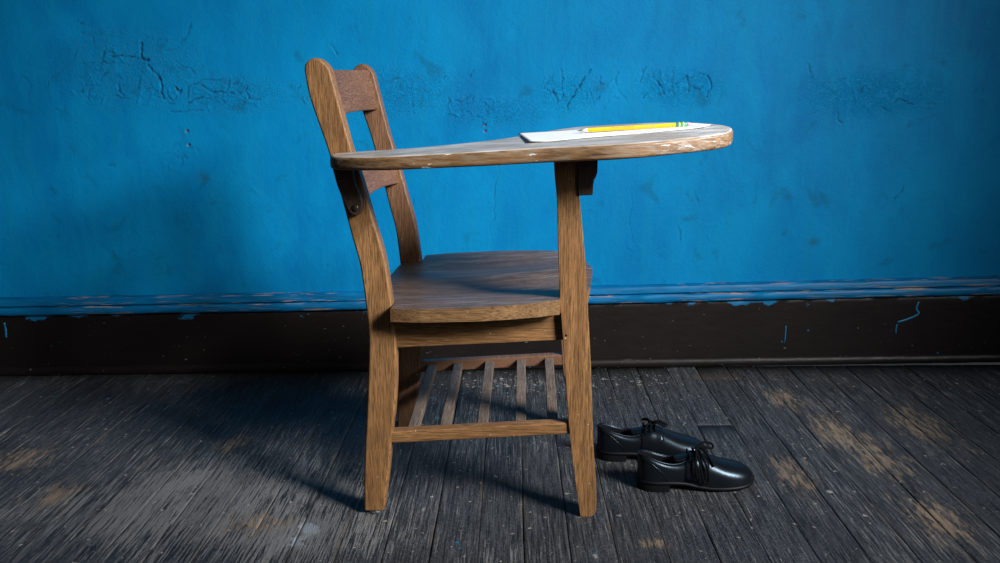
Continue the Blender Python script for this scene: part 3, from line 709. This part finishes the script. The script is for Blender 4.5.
# ------------------------------------------------------------------ shoes
SL = .245
def shoe(side, bow):
    """side +1: toe drifts to +y; built with the heel at the origin and the toe towards +x"""
    root = empty('lace_up_shoe', (0, 0, 0))
    I = lambda t, xs_, ys_: float(np.interp(t, xs_, ys_))
    def hw(t): return I(t, [0, .01, .03, .06, .10, .16, .25, .38, .5, .6, .7, .78, .85, .9, .94, .97, .99, 1], [.003, .010, .018, .0235, .0275, .030, .0305, .0305, .0345, .039, .042, .0425, .040, .036, .0295, .021, .012, .002])
    def zs(t): return I(t, [0, .28, .38, .5, .6, .8, .9, 1], [.0205, .0205, .018, .011, .008, .008, .009, .0125])
    def zr(t): return I(t, [0, .04, .09, .16, .24, .32, .38, .43, .48, .55, .62, .7, .78, .86, .92, .96, .985, 1], [.073, .0735, .070, .0625, .0565, .0545, .058, .065, .070, .068, .0615, .0530, .0475, .0425, .037, .030, .0235, .016])
    def yr(t): return I(t, [0, .02, .06, .14, .28, .38, .44, .48, .51, 1], [.002, .010, .0165, .0215, .0215, .0175, .013, .007, 0, 0])
    def cy(t): return side*.010*t*t
    def S(t, ph, off=0.0):
        w, z0, z1, y1 = hw(t), zs(t), zr(t), yr(t); front = min(1, max(0, (t-.4)/.15))
        c, s = abs(math.cos(ph)), max(0.0, math.sin(ph)); sg = 1 if math.cos(ph) >= 0 else -1
        bulge = .0022*math.sin(max(0, min(2*ph if sg > 0 else 2*(math.pi-ph), math.pi)))*min(1, w/.02)
        y_ = y1+(w-y1)*c**(.80)+bulge; z_ = z0+(z1-z0)*s**(.92)
        return Vector((t*SL, cy(t)+sg*y_, z_))
    def Sn(t, ph, off):
        p0 = S(t, ph); a_ = S(min(t+.01, 1), ph)-S(max(t-.01, 0), ph); b_ = S(t, ph+.04)-S(t, ph-.04); nn = a_.cross(b_).normalized()
        return p0+nn*off if nn.z >= -.3 or True else p0
    ts = [0, .006, .015, .03, .05, .08, .11, .15, .2, .25, .3, .35, .39, .43, .46, .49, .52, .56, .6, .65, .7, .75, .8, .85, .89, .92, .95, .97, .985, .995, 1]
    J = 10; bm = bmesh.new(); rows = []
    for t in ts:
        row = []
        for j in range(J+1): row.append(S(t, math.pi/2*j/J))
        w, z0, z1, y1, c0 = hw(t), zs(t), zr(t), yr(t), cy(t); fx = t*SL+(.004 if t < .03 else 0)
        yi = max(y1-.0028, 0); op = 1 if y1 > 0 else 0
        inner = [(yi, z1-.001), (max(0, yi*.9+.3*(w-y1))*op, z1-(z1-z0)*.45 if op else z1-.004), (max(0, w-.008)*op, z0+.010 if op else z1-.005), (0, z0+.006 if op else z1-.006)]
        for (yy, zz) in inner: row.append(Vector((fx, c0+yy, zz)))
        for (yy, zz) in inner[-2::-1]: row.append(Vector((fx, c0-yy, zz)))
        for j in range(J, -1, -1): row.append(S(t, math.pi-math.pi/2*j/J) if j < J else Vector((t*SL, c0-y1, z1)))
        rows.append([bm.verts.new(q) for q in row])
    K = len(rows[0])
    for a_, b_ in zip(rows, rows[1:]):
        for k in range(K-1):
            f = bm.faces.new((a_[k], b_[k], b_[k+1], a_[k+1]))
            if J < k < K-J-2: f.material_index = 1
    bm.faces.new(rows[0][::-1]); bm.faces.new(rows[-1])
    upper = obj('upper', bm, [M['leather'], M['lining']], root, sub=2)
    # sole
    bm = bmesh.new(); rr_ = []
    for t in ts:
        w = hw(t)+.0026; row = []; x = t*SL+(-.002 if t == 0 else .002 if t == 1 else 0); thk = .0055
        for q in (-1, -.5, 0, .5, 1): row.append(Vector((x, cy(t)+q*w, zs(t)+.001)))
        for q in (1, .5, 0, -.5, -1): row.append(Vector((x, cy(t)+q*(w-.001), zs(t)-thk)))
        rr_.append([bm.verts.new(v) for v in row])
    for a_, b_ in zip(rr_, rr_[1:]):
        for k in range(10): bm.faces.new((a_[k], b_[k], b_[(k+1) % 10], a_[(k+1) % 10]))
    bm.faces.new(rr_[0][::-1]); bm.faces.new(rr_[-1]); obj('sole', bm, M['sole'], root)
    bm = bmesh.new(); hb = [t for t in ts if t <= .26]; loop = [(t*SL-(.001 if t == 0 else 0), cy(t)+hw(t)+.001) for t in hb]; loop2 = [(t*SL-(.001 if t == 0 else 0), cy(t)-hw(t)-.001) for t in hb]
    pts = loop[::-1]+loop2
    a_ = [bm.verts.new((x, y_, .0155)) for x, y_ in pts]; b_ = [bm.verts.new((x*.97+.001, y_, 0)) for x, y_ in pts]
    bm.faces.new(a_); bm.faces.new(b_[::-1])
    for i in range(len(a_)): bm.faces.new((a_[i], a_[(i+1) % len(a_)], b_[(i+1) % len(a_)], b_[i]))
    obj('heel', bm, M['sole'], root, bevel=.001)
    # seams: counter curve, quarter edge, collar piping
    def phs(sd, a_): return a_ if sd > 0 else math.pi-a_
    for sd in (1, -1):
        bm = bmesh.new(); tube(bm, [Sn(t, phs(sd, a_), 0) for t, a_ in [(.035, 1.02), (.07, 1.0), (.11, .90), (.15, .72), (.19, .48), (.22, .22), (.235, .03)]], .0011, 6, True); obj('counter_seam', bm, M['leather'], upper)
        bm = bmesh.new(); tube(bm, [S(t, phs(sd, a_)) for t, a_ in [(.378, 1.45), (.376, 1.15), (.374, .8), (.372, .45), (.37, .05)]], .0009, 6); obj('quarter_seam', bm, M['leather'], upper)
    bm = bmesh.new(); rim = [S(t, math.pi/2-.001) for t in ts if t <= .49]; rim2 = [Vector((q.x, 2*cy(q.x/SL)-q.y, q.z)) for q in rim]
    tube(bm, rim[::-1]+rim2, .0017, 6); obj('collar_piping', bm, M['leather'], upper)
    # facings: raised leather tabs carrying the eyelets, and the tongue between
    for sd in (1, -1):
        bm = bmesh.new(); g = []
        for i in range(9):
            t = .376+.205*i/8; row = []
            for k in range(6):
                a_ = math.pi/2-.10-(1.40 if i < 4 else 1.40-.17*(i-4))*k/5; row.append(bm.verts.new(S(t, phs(sd, a_))+Vector((0, sd*.0006, .0006))))
            g.append(row)
        for i in range(8):
            for k in range(5): bm.faces.new((g[i][k], g[i+1][k], g[i+1][k+1], g[i][k+1]))
        o = obj('facing', bm, M['leather'], upper); s = o.modifiers.new('t', 'SOLIDIFY'); s.thickness = .0008
    bm = bmesh.new(); g = []
    for i in range(8):
        t = .30+.28*i/7; row = []
        for k in range(7):
            q = -1+2*k/6; zz = zr(max(t, .47))+.0005-.006*q*q+(.004 if i < 3 else 0)*(3-i)/3
            row.append(bm.verts.new((t*SL, cy(t)+q*.0155, zz-(.010*(3-i)/3 if i < 3 else 0))))
        g.append(row)
    for i in range(7):
        for k in range(6): bm.faces.new((g[i][k], g[i+1][k], g[i+1][k+1], g[i][k+1]))
    o = obj('tongue', bm, M['leather'], root, sub=1); s = o.modifiers.new('t', 'SOLIDIFY'); s.thickness = .002
    # laces: three crossing rows, knot, two loops, two ends
    bm = bmesh.new(); rl = .0024
    for i, t in enumerate((.43, .475, .52)):
        pts = []
        for k in range(9):
            q = -1+2*k/8; a_ = math.pi/2-.50*abs(q); sgn_ = 1 if q >= 0 else -1
            pts.append(S(t+.012*q, phs(sgn_, a_))+Vector((0, 0, .0048)))
        tube(bm, pts, rl, 6)
    kn = S(.50, math.pi/2-.01)+Vector((0, 0, .0075))
    for ddx in (-.002, .0015): tube(bm, catmull([kn+Vector((ddx, -.005, -.001)), kn+Vector((ddx+.001, 0, .0025)), kn+Vector((ddx, .005, -.001))], 4), .0024, 8)
    if bow == 'near':
        loops = [[kn, S(.50, phs(-1, 1.05))+Vector((-.003, -.006, .008)), S(.505, phs(-1, .55))+Vector((-.001, -.008, .004)), S(.52, phs(-1, .22))+Vector((.001, -.008, .0)), S(.545, phs(-1, .24))+Vector((.003, -.008, .001)), S(.55, phs(-1, .55))+Vector((.002, -.008, .004)), S(.53, phs(-1, 1.05))+Vector((0, -.005, .007)), kn+Vector((.003, 0, 0))],
                 [kn, kn+Vector((.008, .008, .006)), kn+Vector((.022, .014, .0085)), kn+Vector((.036, .012, .004)), kn+Vector((.034, .004, -.001)), kn+Vector((.018, .001, .003)), kn+Vector((.004, -.001, .001))],
                 [kn, S(.475, phs(-1, 1.2))+Vector((-.002, -.006, .008)), S(.462, phs(-1, .75))+Vector((-.002, -.008, .003)), S(.468, phs(-1, .30))+Vector((0, -.006, 0))],
                 [kn, kn+Vector((.012, -.008, .002)), S(.60, phs(-1, 1.1))+Vector((0, -.002, .004)), S(.615, phs(-1, .85))+Vector((0, -.002, .003))]]
    else:
        loops = [[kn, kn+Vector((.004, -.012, .007)), kn+Vector((.016, -.020, .003)), kn+Vector((.026, -.015, -.004)), kn+Vector((.018, -.006, .001)), kn+Vector((.003, -.001, .001))],
                 [kn, kn+Vector((-.010, .010, .006)), kn+Vector((-.018, .020, .0)), kn+Vector((-.008, .020, -.001)), kn+Vector((0, .004, .001))],
                 [kn, kn+Vector((.016, .002, .004)), kn+Vector((.034, -.002, -.006))],
                 [kn, kn+Vector((-.010, -.010, .002)), kn+Vector((-.020, -.018, -.008))]]
    for lp in loops: tube(bm, catmull(lp, 6), rl, 6)
    obj('laces', bm, M['lace'], root)
    return root
s1 = shoe(+1, 'near'); s1.location = (.250, 1.649, .0003); s1.rotation_euler = (0, 0, R(2.5))
tag(s1, 'black leather lace-up shoe nearest the camera, its bow loop hanging down', 'shoe', 'pair of black shoes beside the chair')
s2 = shoe(-1, 'far'); s2.location = (.181, 1.796, .0003); s2.rotation_euler = (0, 0, R(2.5))
tag(s2, 'black leather lace-up shoe standing behind its mate, nearer the wall', 'shoe', 'pair of black shoes beside the chair')
